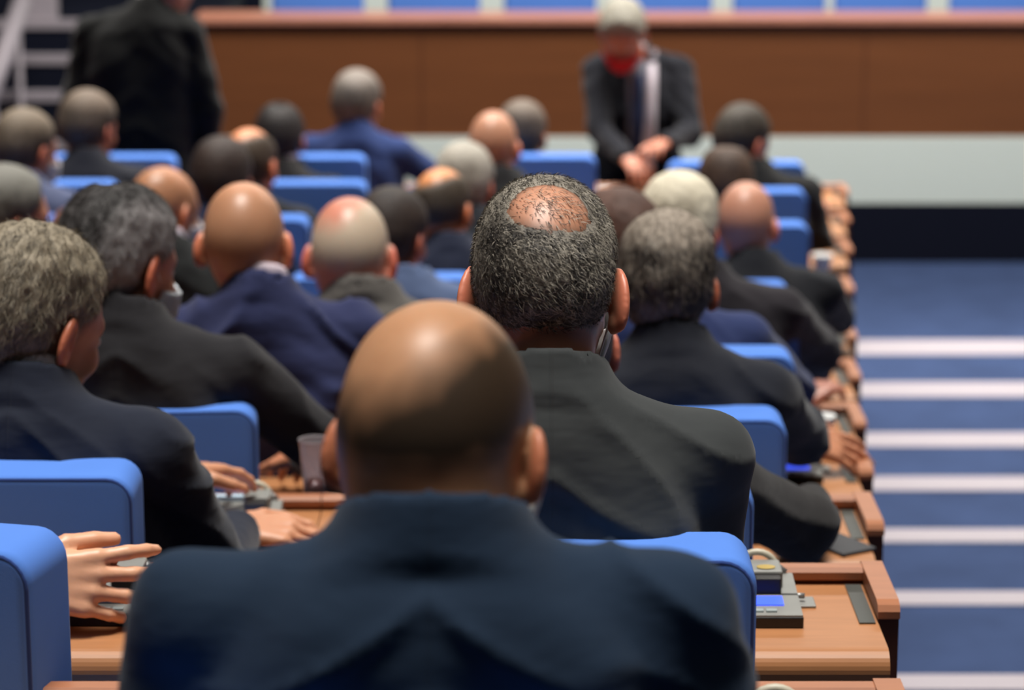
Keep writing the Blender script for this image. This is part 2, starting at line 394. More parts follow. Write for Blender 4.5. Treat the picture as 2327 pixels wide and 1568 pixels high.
    for s in (-1, 1):
        hj = hip+Vector((s*.09, 0, -.02))
        if standing: kn, an = Vector((s*.10, .0, hipz*.54)), Vector((s*.10, -.02, .07)); 
        else: kn, an = Vector((s*.12, .38+hip.y, .50)), Vector((s*.12, .33+hip.y, .09))
        legs.append((hj, kn, an)); F.cone(hj, kn, .07, .05, .03); F.cone(kn, an, .048, .035, .02); F.cone(an-Vector((0, .03, .03)), an+Vector((0, .15, -.05)), .035, .028, .02)
    P, Q = F.mesh(); me = np_mesh('person', P, Q)
    hx, hy, hz = tohead(P[:, 0], P[:, 1], P[:, 2])
    hdist = np.sqrt(hx**2+hy**2+hz**2)
    beard = np.clip((hy-.02)/.03, 0, 1)*np.clip((-.035-hz)/.02, 0, 1)*.30*(hdist < .16)
    st = np.zeros(len(P))
    if stub is not None:
        rg = hair_region(hx, hy, hz, stub); nz = np.array([noise.noise(Vector((a*45, b*45, c*45))) for a, b, c in zip(hx, hy, hz)])*.006 if lod < 2 else 0
        st = np.clip((-(rg+nz)+stub.get('soft', .012)*.5)/stub.get('soft', .012), 0, 1)*stub.get('amt', .8)*(hdist < .17)
    elif hair is not None:
        rg = hair_region(hx, hy, hz, hair); st = np.maximum(np.clip((-rg+.012)/.016, 0, 1)*.75, hair.get('thin', 0)*np.clip(1.2-rg/.035, 0, 1)*(hz > .02))*(hdist < .17)
    st = np.maximum(st, beard)
    earm = np.clip((np.abs(hx)-.079)/.008, 0, 1)*(hdist < .14); nose = np.clip((hy-.1)/.01, 0, 1)*(np.abs(hz+.03) < .03)*(hdist < .14)
    handm = np.zeros(len(P))
    attr(me, 'stubble', st*(1-earm)); attr(me, 'flush', np.clip(earm*.75+nose*.3+.3*(hz < -.06)*(hdist < .2), 0, 1))
    root = link('person', me, skin('skin', skinc, stubc)); root.location = O; root.rotation_euler = (0, 0, R(-byaw))
    tag(root, label, 'person')
    # hair
    if hair is not None:
        t = hair.get('t', .008); g = {0: .003, 1: .0042, 2: .006}[lod]
        ax_ = axis(-.11, .11, g); ay = axis(-.14, .12, g); az = axis(-.12, .15, g)
        HF = Field(ax_, ay, az); X, Y_, Z = ax_[:, None, None], ay[None, :, None], az[None, None, :]
        rg = hair_region(X, Y_, Z, hair); sd = skull(X, Y_, Z)
        tt = t*(1+hair.get('topv', .6)*np.clip((Z-.03)/.08, 0, 1))
        HF.v = np.maximum(sd - tt*np.clip(-rg/hair.get('taper', .014), -.3, 1), -(sd+.012))
        rag = hair.get('ragged', 0)*(np.sin(X*310+Z*170)*np.sin(Z*260-X*140+Y_*90)+.6*np.sin(X*720+Z*510)*np.sin(Y_*640-Z*450))
        HF.v = np.maximum(HF.v, (rg+rag)*.8)
        HP, HQ = HF.mesh()
        if len(HP):
            if lod < 2:
                dn = HP/np.linalg.norm(HP, axis=1)[:, None]
                nz = np.array([noise.noise(Vector((p[0]*60, p[1]*60, p[2]*28)))+.5*noise.noise(Vector((p[0]*150, p[1]*150, p[2]*60))) for p in HP]); HP = HP + dn*(nz*hair.get('rough', .0022))[:, None]
            nv = len(HP); W3 = HP.copy()
            grey = np.zeros(nv)
            sides = np.clip((np.abs(HP[:, 0])-.05)/.03, 0, 1)*hair.get('sideg', .0); grey += sides + hair.get('topg', 0)*np.clip((HP[:, 2]-.05)/.05, 0, 1)
            faces = [HQ]
            if strands:
                rs = np.random.RandomState(3); fi = rs.randint(0, len(HQ), strands); c4 = HP[HQ[fi]]; wts = rs.dirichlet(np.ones(4), strands)
                b0 = (c4*wts[:, :, None]).sum(1)
                rgs = hair_region(b0[:, 0], b0[:, 1], b0[:, 2], hair); keep = (skull(b0[:, 0], b0[:, 1], b0[:, 2]) > -.001) & (rs.rand(len(b0)) < np.clip(-rgs/.012, .12, 1)); b0 = b0[keep]; fi = fi[keep]
                nr_ = np.cross(HP[HQ[fi][:, 2]]-HP[HQ[fi][:, 0]], HP[HQ[fi][:, 3]]-HP[HQ[fi][:, 1]]); nr_ /= np.linalg.norm(nr_, axis=1)[:, None]+1e-9
                if hair.get('sparse'):
                    bc = np.array(hair['bald'][0][0]); ns = hair['sparse']; dd = bc[None]-np.array([[0, -.016, .02]])+rs.normal(0, .026, (ns, 3)); dd /= np.linalg.norm(dd, axis=1)[:, None]
                    lo_ = np.zeros(ns)+.03; hi_ = np.zeros(ns)+.16
                    for _ in range(16):
                        md = (lo_+hi_)/2; pt = np.array([[0, -.016, .02]])+dd*md[:, None]; o_ = skull(pt[:, 0], pt[:, 1], pt[:, 2]) > 0; hi_ = np.where(o_, md, hi_); lo_ = np.where(o_, lo_, md)
                    b0 = np.concatenate([b0, pt]); nr_ = np.concatenate([nr_, dd])
                og = np.where((nr_*b0).sum(1) < 0, -1, 1)[:, None]; nr_ = nr_*og
                fl = np.array(hair.get('flow', (.25, -.3, -1.0)))[None]+rs.normal(0, .45, (len(b0), 3)); fl = fl-nr_*(fl*nr_).sum(1)[:, None]; fl /= np.linalg.norm(fl, axis=1)[:, None]+1e-9
                sd_ = np.cross(fl, nr_); wd = hair.get('sw', .00035)
                L = slen*(.6+.8*rs.rand(len(b0)))[:, None]
                p0 = b0-nr_*.001; p1 = b0+fl*L*.5+nr_*L*.22; p2 = b0+fl*L+nr_*L*.30
                V = np.concatenate([p0-sd_*wd, p0+sd_*wd, p1-sd_*wd, p1+sd_*wd, p2-sd_*wd*.3, p2+sd_*wd*.3]); n_ = len(b0); ii = np.arange(n_)+nv
                faces.append(np.stack([ii, ii+n_, ii+3*n_, ii+2*n_], 1)); faces.append(np.stack([ii+2*n_, ii+3*n_, ii+5*n_, ii+4*n_], 1))
                HP = np.concatenate([HP, V]); sg = hair.get('sg', .35)
                gv = rs.normal(0, 1, n_)*sg + hair.get('sgb', 0) + np.clip((np.abs(b0[:, 0])-.05)/.03, 0, 1)*hair.get('sideg', 0); grey = np.concatenate([grey]+[gv]*6)
            W3 = (HP*hs) @ A3.T + np.array(Hc)
            hm = np_mesh('hair', W3, np.concatenate(faces)); 
            if len(hm.vertices) == len(grey): attr(hm, 'grey', grey)
            link('hair', hm, hairmat('hair', hdark, hlight, bias=hbias), root)
    # jacket
    js = {0: .0075, 1: .010, 2: .015}[lod]
    J = Field(axis(lx, ux, js), axis(ly, uy, js), axis(hipz-.16-hem, ht+.0, js))
    J.ell(chest+Vector((0, -.005, .0)), (.188*sw, .128, .215), .04)
    waist = Vector((0, hip.y*.6, (hipz+Sz)/2-.02)); J.cone(chest-Vector((0, 0, .05)), waist, .128, .122, .05, 1.38*sw)
    J.cone(waist, hip+Vector((0, 0, -.02-hem)), .122, .135, .05, 1.38*sw)
    for s in (-1, 1):
        J.cone(Vector((N.x+s*.02, N.y-.008, N.z-.044)), (s*.168*sw, -.01, Sz-.004), .056, .057, .035)
        J.ell((N.x+s*.028*neck, N.y-.026*neck, N.z-.056), (.052*neck, .060*neck, .060), .03)
        if s > 0: J.ell((N.x, N.y-.040*neck, N.z-.085), (.11*neck, .068*neck, .080), .05)
        J.ell((s*.085, -.065, Sz-.10), (.085*sw, .06, .11), .05)
    for (Sh, E, Wr) in arms:
        d = (Wr-E).normalized()
        J.cone(Sh+Vector((0, 0, -.008)), E, .063, .056, .022); J.cone(E, Wr-d*(.012+sleevecut), .055, .041, .02)
    # collar: a stand-and-fall ring round the neck, higher at the back
    cr = .0630*neck*(.5+.5*hs); cy = N.y+.012
    def collar(X, Y_, Z):
        rho = np.sqrt((X-N.x)**2+((Y_-cy)*.93)**2); zc = N.z+.022-.42*(Y_-cy)
        flare = np.clip((zc-Z)*.34, -.004, .03)
        dr = np.abs(rho-cr-flare)-.0055; dz = np.abs(Z-zc+.024)-.032
        return smax(dr, dz, .008)
    J.fn(collar, [N.x-.16, cy-.16, N.z-.12], [N.x+.16, cy+.17, N.z+.13], .022)
    if tie is not None or lanyard is not None:      # jacket open in a V at the front
        J.fn(lambda X, Y_, Z: np.maximum(np.abs(X)-.018-np.clip((Z-(Sz-.40))*.26, 0, vee), -(Y_-.045)), [-.2, 0, Sz-.6], [.2, .3, ht], .012, 's')
    # clear the neck inside the collar
    J.fn(lambda X, Y_, Z: np.maximum(np.sqrt((X-N.x)**2+((Y_-cy)*.93)**2)-(cr-.010), (N.z-.012-.40*(Y_-cy))-Z), [N.x-.15, cy-.15, N.z-.1], [N.x+.15, cy+.16, ht], .006, 's')
    JP, JQ = J.mesh()
    nrm = np.zeros_like(JP)
    fn_ = np.cross(JP[JQ[:, 2]]-JP[JQ[:, 0]], JP[JQ[:, 3]]-JP[JQ[:, 1]])
    for c in range(4): np.add.at(nrm, JQ[:, c], fn_)
    nrm /= np.linalg.norm(nrm, axis=1)[:, None]+1e-9
    ph = random.random()*50; amp = .0058*wrinkle
    dsp = np.zeros(len(JP))
    for i, p in enumerate(JP):
        q = Vector((p[0]*4.2+ph, p[1]*4.2, p[2]*12 + abs(p[0])*9)); v = 1-2*abs(noise.noise(q)); v2 = noise.noise(Vector((p[0]*11, p[1]*11+ph, p[2]*14)))
        dsp[i] = amp*(v**3*1.3-.5 + v2*.45)
    cw = np.clip((np.sqrt((JP[:, 0]-N.x)**2+(JP[:, 1]-cy)**2)-cr-.02)/.04, 0, 1); JP = JP+nrm*(dsp*cw)[:, None]
    jm = np_mesh('jacket', JP, JQ); jk = link('jacket', jm, fabric('suit_%d_%d_%d' % jacket, jacket, weave=700, seams=True, sheen=.12), root)
    # trousers and shoes
    T = Field(axis(-.32, .32, .02), axis(ly, uy, .02), axis(0, hipz+.14, .02))
    T.cone(hip+Vector((-.06, 0, .03)), hip+Vector((.06, 0, .03)), .118, .118, .03)
    for hj, kn, an in legs: T.cone(hj, kn, .092, .072, .03); T.cone(kn, an, .068, .056, .02)
    TP, TQ = T.mesh(); link('trousers', np_mesh('trousers', TP, TQ), fabric('trousers_%d_%d_%d' % trousers, trousers), root)
    for hj, kn, an in legs:
        S_ = Field(axis(an.x-.08, an.x+.08, .012), axis(an.y-.12, an.y+.24, .012), axis(-.01, .15, .012))
        S_.cone((an.x, an.y-.03, .045), (an.x, an.y+.15, .038), .046, .040, .01, 1, 1); S_.v = np.maximum(S_.v, -S_.z[None, None, :]+.004)
        SP, SQ = S_.mesh(); link('shoe', np_mesh('shoe', SP, SQ), plain('black_leather', (20, 18, 18), .3), root)
    if shirt:
        bm = BM(); seg = 40; rings = []
        for (dr, dz) in ((.0, -.03), (-.004, .012), (-.0105, .022), (-.0135, .020), (-.012, -.03)):
            ring = []
            for j in range(seg):
                a = 2*math.pi*j/seg; x = (cr-.0075+dr)*math.cos(a); y = (cr-.0075+dr)*math.sin(a)/.93
                ring.append(bm.verts.new((N.x+x, cy+y, N.z+.024-.42*y+dz)))
            rings.append(ring)
        for A, B in zip(rings, rings[1:]):
            for j in range(seg): bm.faces.new((A[j], A[(j+1) % seg], B[(j+1) % seg], B[j]))
        bmesh.ops.recalc_face_normals(bm, faces=bm.faces[:]); obj('shirt_collar', bm, fabric('shirt_%d_%d_%d' % shirt, shirt, sheen=0), root, True)
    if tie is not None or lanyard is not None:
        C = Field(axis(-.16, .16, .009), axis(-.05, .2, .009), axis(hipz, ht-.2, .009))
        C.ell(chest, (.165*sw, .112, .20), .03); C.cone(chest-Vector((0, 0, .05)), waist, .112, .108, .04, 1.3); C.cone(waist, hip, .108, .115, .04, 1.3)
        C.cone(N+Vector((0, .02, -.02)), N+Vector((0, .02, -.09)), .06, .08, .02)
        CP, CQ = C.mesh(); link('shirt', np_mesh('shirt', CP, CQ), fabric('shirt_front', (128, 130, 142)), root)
        def strip(name, x0, x1, z0, z1, wdt, c, off=.008):
            bm = BM(); vs = []
            for i in range(14):
                f = i/13; z = z0+(z1-z0)*f; x = x0+(x1-x0)*f; b = np.array([x]), np.array([z])
                ys = np.linspace(.0, .2, 120); dv = ell(np.full(120, x), ys, np.full(120, z), chest, (.165*sw, .112, .20)); dv = smin(dv, cone(np.full(120, x), ys, np.full(120, z), chest-Vector((0, 0, .05)), waist, .112, .108, 1.3), .04); dv = smin(dv, cone(np.full(120, x), ys, np.full(120, z), waist, hip, .108, .115, 1.3), .04)
                y = ys[np.argmax(dv > 0)]+off; ww = wdt*(.6+.4*f)
                vs.append([bm.verts.new((x-ww/2, y, z)), bm.verts.new((x, y+.003, z)), bm.verts.new((x+ww/2, y, z)), bm.verts.new((x, y-.006, z))])
            for A, B in zip(vs, vs[1:]):
                for j in range(4): bm.faces.new((A[j], A[(j+1) % 4], B[(j+1) % 4], B[j]))
            bmesh.ops.recalc_face_normals(bm, faces=bm.faces[:]); obj(name, bm, c, root, True)
        if tie: strip('necktie', 0, 0, Sz+.0, Sz-.44, .075, fabric('tie_cloth', tie))
        if lanyard: strip('scarf', -.062, -.038, Sz+.09, Sz-.44, .060, fabric('white_scarf', lanyard), .030)
    if mask:
        # shell over nose, mouth and chin, with ear loops
        g = .004 if lod < 2 else .006; ax_, ay, az = axis(-.085, .085, g), axis(-.02, .15, g), axis(-.14, .02, g)
        MF = Field(ax_, ay, az); X, Y_, Z = ax_[:, None, None], ay[None, :, None], az[None, None, :]
        hdv = head(X, Y_, Z, fat=fat); hdv = smin(hdv, ell(X, Y_, Z, (0, .07, -.06), (.05, .05, .05)), .03)
        reg = np.maximum(np.maximum(Z+.018+np.abs(X)*.25, -.118-Z+np.abs(X)*.35), (.028 - Y_)+np.abs(Z+.065)*.4)
        MF.v = np.maximum(np.abs(hdv-.006)-.0028, reg)
        MP, MQ = MF.mesh()
        if len(MP): link('face_mask', np_mesh('face_mask', (MP*hs) @ A3.T+np.array(Hc), MQ), fabric('mask_%d_%d_%d' % mask, mask), root)
        for s in (-1, 1):
            pts = [(.062, .045, -.035), (.072, .024, -.014), (.078, .010, -.002), (.079, .004, -.016), (.077, .006, -.036), (.070, .014, -.056), (.060, .035, -.085)]
            bm = BM(); tube(bm, [Hc + Rh @ Vector((s*a*hs, b*hs, c*hs)) for a, b, c in pts], .0013, 6); obj('ear_loop', bm, plain('elastic', (225, 225, 220), .8), root, True)
    for s in (-1, 1):
        bm = BM(); bmesh.ops.create_uvsphere(bm, u_segments=12, v_segments=8, radius=.0085*hs)
        c = Hc + Rh @ Vector((s*.031, .0885, -.004))*hs
        for v in bm.verts: v.co += c
        e = obj('eye', bm, plain('eye_white', (225, 220, 212), .2, var=.03), root, True)
        bm = BM(); bmesh.ops.create_uvsphere(bm, u_segments=12, v_segments=8, radius=.0040*hs); c = Hc + Rh @ Vector((s*.031, .0940, -.004))*hs
        for v in bm.verts: v.co += c
        obj('iris', bm, plain('iris_dark', (50, 35, 25), .2), e, True)
    return root
# ================================================================== THE HALL
EDGE = lambda Y: .521 + .1149*(Y-3.65)       # right-hand end of the rows, a wedge that widens toward the front
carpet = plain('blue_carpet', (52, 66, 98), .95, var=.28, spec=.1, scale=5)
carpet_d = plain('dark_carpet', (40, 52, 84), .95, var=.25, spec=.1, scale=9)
navy_riser = plain('navy_riser', (9, 14, 32), .8, spec=.2)
strip_m = plain('white_nosing', (158, 150, 157), .6, var=.04)
white_m = plain('white_lacquer', (232, 242, 232), .55, var=.03)
blackw = plain('black_panel', (10, 10, 14), .8)
woodtop = wood('desk_oak', (170, 116, 76), .42, (2, 22, 22), .16)
woodrail = wood('rail_wood', (166, 108, 76), .38, (2, 20, 20), .15)
wooddark = wood('cheek_wood', (92, 52, 36), .5, (14, 14, 2), .2)
woodpanel = wood('panel_wood', (118, 70, 38), .5, (.6, 6, 7), .14, 2.4)
blue_f = fabric('blue_upholstery', (86, 132, 216), 1100, .9, .03, .10)
blue_p = fabric('blue_piping', (40, 66, 130), 900)
steel = plain('grey_metal', (150, 150, 148), .4, .6)
# main floor, walls
bm = BM(); box(bm, -7, 7, 10.9, 18, -.1, 0); struct(obj('floor', bm, carpet))
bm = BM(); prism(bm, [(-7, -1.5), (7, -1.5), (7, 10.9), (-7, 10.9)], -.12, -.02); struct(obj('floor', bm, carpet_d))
for k in range(0, 11):
    ya = 2.80+.87*(k-1)-.03 if k else -1.2; yb = 2.80+.87*k-.03
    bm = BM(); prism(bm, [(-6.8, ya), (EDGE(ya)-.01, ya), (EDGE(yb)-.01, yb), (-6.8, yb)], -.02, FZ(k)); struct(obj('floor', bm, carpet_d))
steps = [(1536, 6.0, 36), (1346, 6.88, 32), (1204, 7.72, 31), (1085, 8.52, 32), (985, 9.33, 32), (870, 10.34, 33), (774, 11.30, 33)]
near = [(5.15, .085), (4.3, .17), (3.45, .26), (2.6, .35)]
z6 = at(2100, 1536, 6.0).z
allst = [(y, z6+dz, .09) for y, dz in near[::-1]] + [(Y, at(2100, py, Y).z, None if 0 else h*Y*Y/(6000*(CAMZ-at(2100, py, Y).z))) for py, Y, h in steps]
prev = -1.2
for i, (Y, z, wd) in enumerate(allst):
    bm = BM(); prism(bm, [(EDGE(prev)+.03, prev), (6.9, prev), (6.9, Y), (EDGE(Y)+.03, Y)], -.02, z); struct(obj('floor', bm, carpet))
    bm = BM(); prism(bm, [(EDGE(Y-wd)+.035, Y-wd), (6.85, Y-wd), (6.85, Y+.004), (EDGE(Y)+.035, Y+.004)], z-.03, z+.003); struct(obj('trim_%d' % (i+1), bm, strip_m)); prev = Y
SY = 13.75
zs = [at(1500, p, SY).z for p in (463, 312, 42)]; xl = at(452, 200, SY).x
pl = empty('presidium_desk', (0, SY, 0)); tag(pl, 'long raised presidium desk with brown wood front behind the standing man', 'desk')
bm = BM(); box(bm, xl, 6.5, .02, .30, zs[1], zs[2]-.03); obj('front_panel', bm, woodpanel, pl)
for px in (958, 1450, 1965):
    bm = BM(); x = at(px, 200, SY).x; box(bm, x-.002, x+.002, .017, .03, zs[1]+.01, zs[2]-.04); obj('panel_joint', bm, wooddark, pl)
bm = BM(); box(bm, xl-.02, 6.5, -.01, .33, zs[2]-.03, zs[2]+.006, .006); obj('worktop', bm, wood('presidium_top', (190, 128, 105), .35), pl)
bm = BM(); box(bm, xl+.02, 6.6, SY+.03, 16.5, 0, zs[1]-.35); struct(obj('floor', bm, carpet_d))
bm = BM(); box(bm, xl+.02, 6.6, SY-.0, SY+.03, .0, zs[0]); struct(obj('trim_20', bm, navy_riser))
bm = BM(); box(bm, xl, 6.6, SY+.01, SY+.32, zs[0], zs[1]); struct(obj('trim_21', bm, white_m))
bx_ = at(600, 10, 16.6).x
bm = BM(); box(bm, bx_, 7, 16.6, 16.8, 0, 6); struct(obj('wall_back', bm, white_m))
bm = BM(); box(bm, -7, bx_, 16.58, 16.8, 0, 6); struct(obj('wall_back_left', bm, navy_riser))
wallm = wood('wall_wood', (120, 84, 58), .6, (1, 6, 6))
bm = BM(); box(bm, 6.9, 7.1, -1.2, 16.8, 0, 6); struct(obj('wall_right', bm, wallm))
bm = BM(); box(bm, -7.1, -6.9, -1.2, 16.8, 0, 6); struct(obj('wall_left', bm, wallm))
# stairs climbing at the far left beside the presidium
for i, (py) in enumerate((378, 335, 222, 138, 58)):
    Y = 13.72+.26*i; z = at(300, py-12, Y).z
    bm = BM(); box(bm, -6.8, xl-.03, Y, 16.5, -.0, z-.01); struct(obj('floor', bm, navy_riser))
    if i: bm = BM(); box(bm, -6.6, xl-.05, Y-.012, Y+.07, z-.045, z); struct(obj('trim_%d' % (30+i), bm, strip_m))
hr = empty('stair_handrail', (0, 0, 0)); tag(hr, 'white sloping stair handrail at the top left of the picture', 'handrail')
a = at(-30, 230, 13.5); b = at(50, 5, 14.3); bm = BM(); tube(bm, [a, b], .05, 14); obj('rail', bm, strip_m, hr, True)
bm = BM(); q = at(95, 48, 14.85); box(bm, q.x-.085, q.x+.085, 14.80, 14.92, q.z, q.z+1.0, .01); obj('end_panel', bm, strip_m, hr)
for f in (.15, .85):
    p = a.lerp(b, f); bm = BM(); tube(bm, [p, (p.x, p.y, .0)], .018, 10); obj('post', bm, strip_m, hr, True)
# ------------------------------------------------------------------ desks
def desk(k, x0, x1, right, label):
    yf = 2.80+.87*k; yn = yf-.315; zt = FZ(k)+.76
    t = empty('row_desk', ((x0+x1)/2, yf, FZ(k))); tag(t, label, 'desk', 'wooden desk rows')
    X0, X1 = x0-(x0+x1)/2, x1-(x0+x1)/2; h = .76
    s = 0
    prof = [(0, h-.022), (0, h), (-.292, h)]
    for j in range(9): a_ = math.pi/2*j/8; prof.append((-.292-.028*math.sin(a_), h-.028+.028*math.cos(a_)))
    for j in range(7): a_ = math.pi/2*j/6; prof.append((-.320+.10*(1-math.cos(a_)), h-.028-.15*math.sin(a_)))
    prof += [(-.20, h-.178), (-.20, h-.022)]
    bm = BM(); extrude_yz(bm, prof, X0+.001, X1-(.03 if right else .001), 0, s); obj('worktop', bm, woodtop, t)
    bm = BM(); extrude_yz(bm, [(-.030, h+.008), (-.030, h+.018), (-.024, h+.024), (-.004, h+.024), (.004, h+.016), (.004, h+.002), (-.02, h+.002)], X0+.001, X1-(.026 if right else .001), 0, s); obj('back_rail', bm, woodrail, t)
    bm = BM(); box(bm, X0+.001, X1-(.03 if right else .001), -.020, .006, 0, h+.0025); obj('modesty_panel', bm, wooddark, t)
    if right:
        def skew(bm):
            for v in bm.verts: v.co.x += s*v.co.y
            return bm
        bm = BM(); extrude_yz(bm, [(-.190, h+.004), (-.190, h+.014), (-.184, h+.022), (-.170, h+.026), (.0, h+.026), (.006, h+.022), (.006, h+.004)], X1-.030, X1); obj('side_cheek', bm, woodrail, t)
        bm = BM(); box(bm, X1-.029, X1-.001, -.186, .004, 0, h+.004); obj('side_panel', bm, wooddark, t)
        bm = BM(); box(bm, X1-.056, X1-.034, -.20, -.035, h, h+.0025); obj('inlay_strip', skew(bm), plain('dark_inlay', (70, 72, 68), .5), t)
    return t
ordn = ['nearest', 'second', 'third', 'fourth', 'fifth', 'sixth', 'seventh', 'eighth', 'ninth', 'tenth', 'farthest']
for k in range(11):
    xr = EDGE(2.80+.87*k); xs = {1: -.43, 2: -.33}.get(k, -.40)
    desk(k, xs, xr, True, 'wooden desk in the %s row, the unit ending at the blue stepped aisle' % ordn[k])
    desk(k, xs-1.5, xs, False, 'wooden desk in the %s row, the unit left of centre' % ordn[k])
    if k > 5: desk(k, xs-3.0, xs-1.5, False, 'wooden desk in the %s row, the unit at the far left edge' % ordn[k])
# ------------------------------------------------------------------ chairs
def rrect(hx, z0, z1, r, n=7):
    pts = []
    for cx_, cz, a0 in ((hx-r, z1-r, 0), (-hx+r, z1-r, 90), (-hx+r, z0+r, 180), (hx-r, z0+r, 270)):
        for j in range(n): a_ = R(a0+90*j/(n-1)); pts.append((cx_+r*math.cos(a_), cz+r*math.sin(a_)))
    return pts
def rbox(bm, hx, z0, z1, hy, r, b):
    """upholstered slab: rounded outline in x-z, soft edges towards +y and -y"""
    rings = []
    for j in range(5): a_ = math.pi/2*j/4; rings.append((-hy+b-b*math.cos(a_), b-b*math.sin(a_)))
    rings = rings+[(-y, i) for y, i in rings[::-1]]
    R_ = []
    for y, ins in rings:
        R_.append([bm.verts.new((x, y, z)) for x, z in rrect(hx-ins, z0+ins, z1-ins, max(.002, r-ins))])
    for A, B in zip(R_, R_[1:]):
        for j in range(len(A)): bm.faces.new((A[j], A[(j+1) % len(A)], B[(j+1) % len(A)], B[j]))
    bm.faces.new(R_[0]); bm.faces.new(R_[-1][::-1]); bmesh.ops.recalc_face_normals(bm, faces=bm.faces[:])
def make_chair():
    t = empty('blue_chair', (0, 0, 0))
    bm = BM(); rbox(bm, .25, .46, 1.035, .055, .034, .011); obj('backrest', bm, blue_f, t, True)
    for y in (-.0515, .0515):
        bm = BM(); tube(bm, [(x*.978, y, .7475+(z-.7475)*.98) for x, z in rrect(.25, .46, 1.035, .034)], .0032, 6, True); obj('piping', bm, blue_p, t, True)
    bm = BM(); box(bm, -.24, .24, .03, .50, .40, .50, .03, 4); obj('seat', bm, blue_f, t, True)
    bm = BM(); box(bm, -.06, .06, -.02, .10, .34, .56, .01); tube(bm, [(0, .24, .04), (0, .24, .40)], .03, 14); obj('pedestal', bm, steel, t, True)
    bm = BM(); lathe(bm, [(.20, .001), (.20, .012), (.05, .035), (.03, .05)], (0, .24, 0)); obj('base', bm, steel, t, True)
    return t
CH0 = make_chair(); cused = [False]
def copy_tree(o, p=None):
    c = o.copy(); COL.objects.link(c); c.parent = p
    for ch in o.children: copy_tree(ch, c)
    return c
CHROOT = []
def chair(k, edge_px, top_px, label, yaw=0, x=None, dy=0):
    Y = HY(k)-.205+dy
    if cused[0]: o = copy_tree(CHILD_SRC[0])
    else: o = CH0; cused[0] = True; CHILD_SRC.append(o)
    if x is None: x = at(edge_px, top_px+40, Y-.03).x-.25
    z = FZ(k); 
    if top_px is not None: dz = at(edge_px or 1163, top_px, Y).z-1.035-z; dz = max(-.14, min(.10, dz))
    else: dz = -.04
    o.location = (x, Y, z); o.rotation_euler = (0, 0, R(-yaw))
    tag(o, label, 'chair', 'blue upholstered chairs in the rows')
    o.scale = (1, 1, (1.035+dz)/1.035)
    return o
CHILD_SRC = []
CH = [
 (0, 1465, 1650, 'blue chair of the bald man in the foreground, its top just below the frame', 0),
 (1, 1718, 1236, 'blue chair at lower right, between the foreground man and the lit desk unit', 0),
 (1, 138, 1190, 'blue chair at the lower left corner, turned, beside the hand on the desk', 14),
 (2, 1712, 1078, 'blue chair of which a thin blue edge shows right of the dark grey jacket', 0),
 (2, 308, 1060, 'blue chair under the grey-haired man at the left edge of the picture', 0),
 (3, 1787, 935, 'blue chair right of the dark grey jacket, below the navy jacket of the grey-brown-haired man', 0),
 (3, 580, 918, 'blue chair behind the dark-haired masked man, above the small lit desk unit', -4),
 (4, 1806, 795, 'blue chair with bright top, right of the blue jacket, near the aisle', 0),
 (4, 767, 824, 'blue chair under the bald man in navy, left of the foreground bald head', 0),
 (5, 1814, 730, 'blue chair almost hidden behind a dark sleeve, just under the chair with the pale top', 0),
 (5, 835, 735, 'blue chair hidden behind the navy jacket of the bald man', 0),
 (6, 1795, 642, 'blue chair occupied by the bald man in black near the aisle', 0),
 (6, 1075, 625, 'blue chair right of the steel-blue jacket, left of the balding dark head', 0),
 (7, 1840, 506, 'blue chair corner right of the black-jacketed bald man', 0),
 (7, 703, 492, 'blue chair between the bald head and the white-fringed head', 0),
 (7, 142, 480, 'small blue chair corner behind the masked man at the left edge', 0),
 (8, 1833, 430, 'blue chair under the pale blue mask at the right', 0),
 (8, 835, 406, 'blue chair, the lower of two stacked in view left of centre', 0),
 (8, 265, 405, 'blue chair behind the man in grey-blue at the left', 0),
 (9, 1830, 368, 'blue chair farthest to the right, against the white band', 0),
 (9, 1355, 350, 'blue chair left of the standing man with the red mask, beside the teal bag', 0),
 (9, 832, 345, 'blue chair, the upper of two below the man in the bright navy suit', 0),
 (9, 400, 350, 'blue chair in front of the standing man in black', 0),
]
for k, e, tp, lb, yw in CH: chair(k, e, tp, lb, yw)
# presidium chairs behind the wooden desk
pc = empty('presidium_chair', (0, 0, 0))
bm = BM(); box(bm, -.245, .245, -.05, .05, .45, 1.25, .03, 4); obj('backrest', bm, blue_f, pc, True)
bm = BM(); box(bm, -.24, .24, .03, .45, .42, .52, .03, 4); obj('seat', bm, blue_f, pc, True)
bm = BM(); box(bm, -.04, .04, .12, .2, .0, .44, .01); lathe(bm, [(.25, 0), (.25, .02), (.05, .04)], (0, .16, 0)); obj('pedestal', bm, steel, pc)
names = ['first', 'second', 'third', 'fourth', 'fifth', 'sixth', 'seventh']
for i, px in enumerate((722, 986, 1250, 1512, 1770, 2000, 2262)):
    o = pc if i == 0 else copy_tree(pc)
    p = at(px, 10, 14.45); o.location = (p.x, 14.45, zs[1]-.35)
    tag(o, 'light blue chair behind the presidium desk at the top, %s from the left' % names[i], 'chair', 'blue chairs behind the presidium desk')
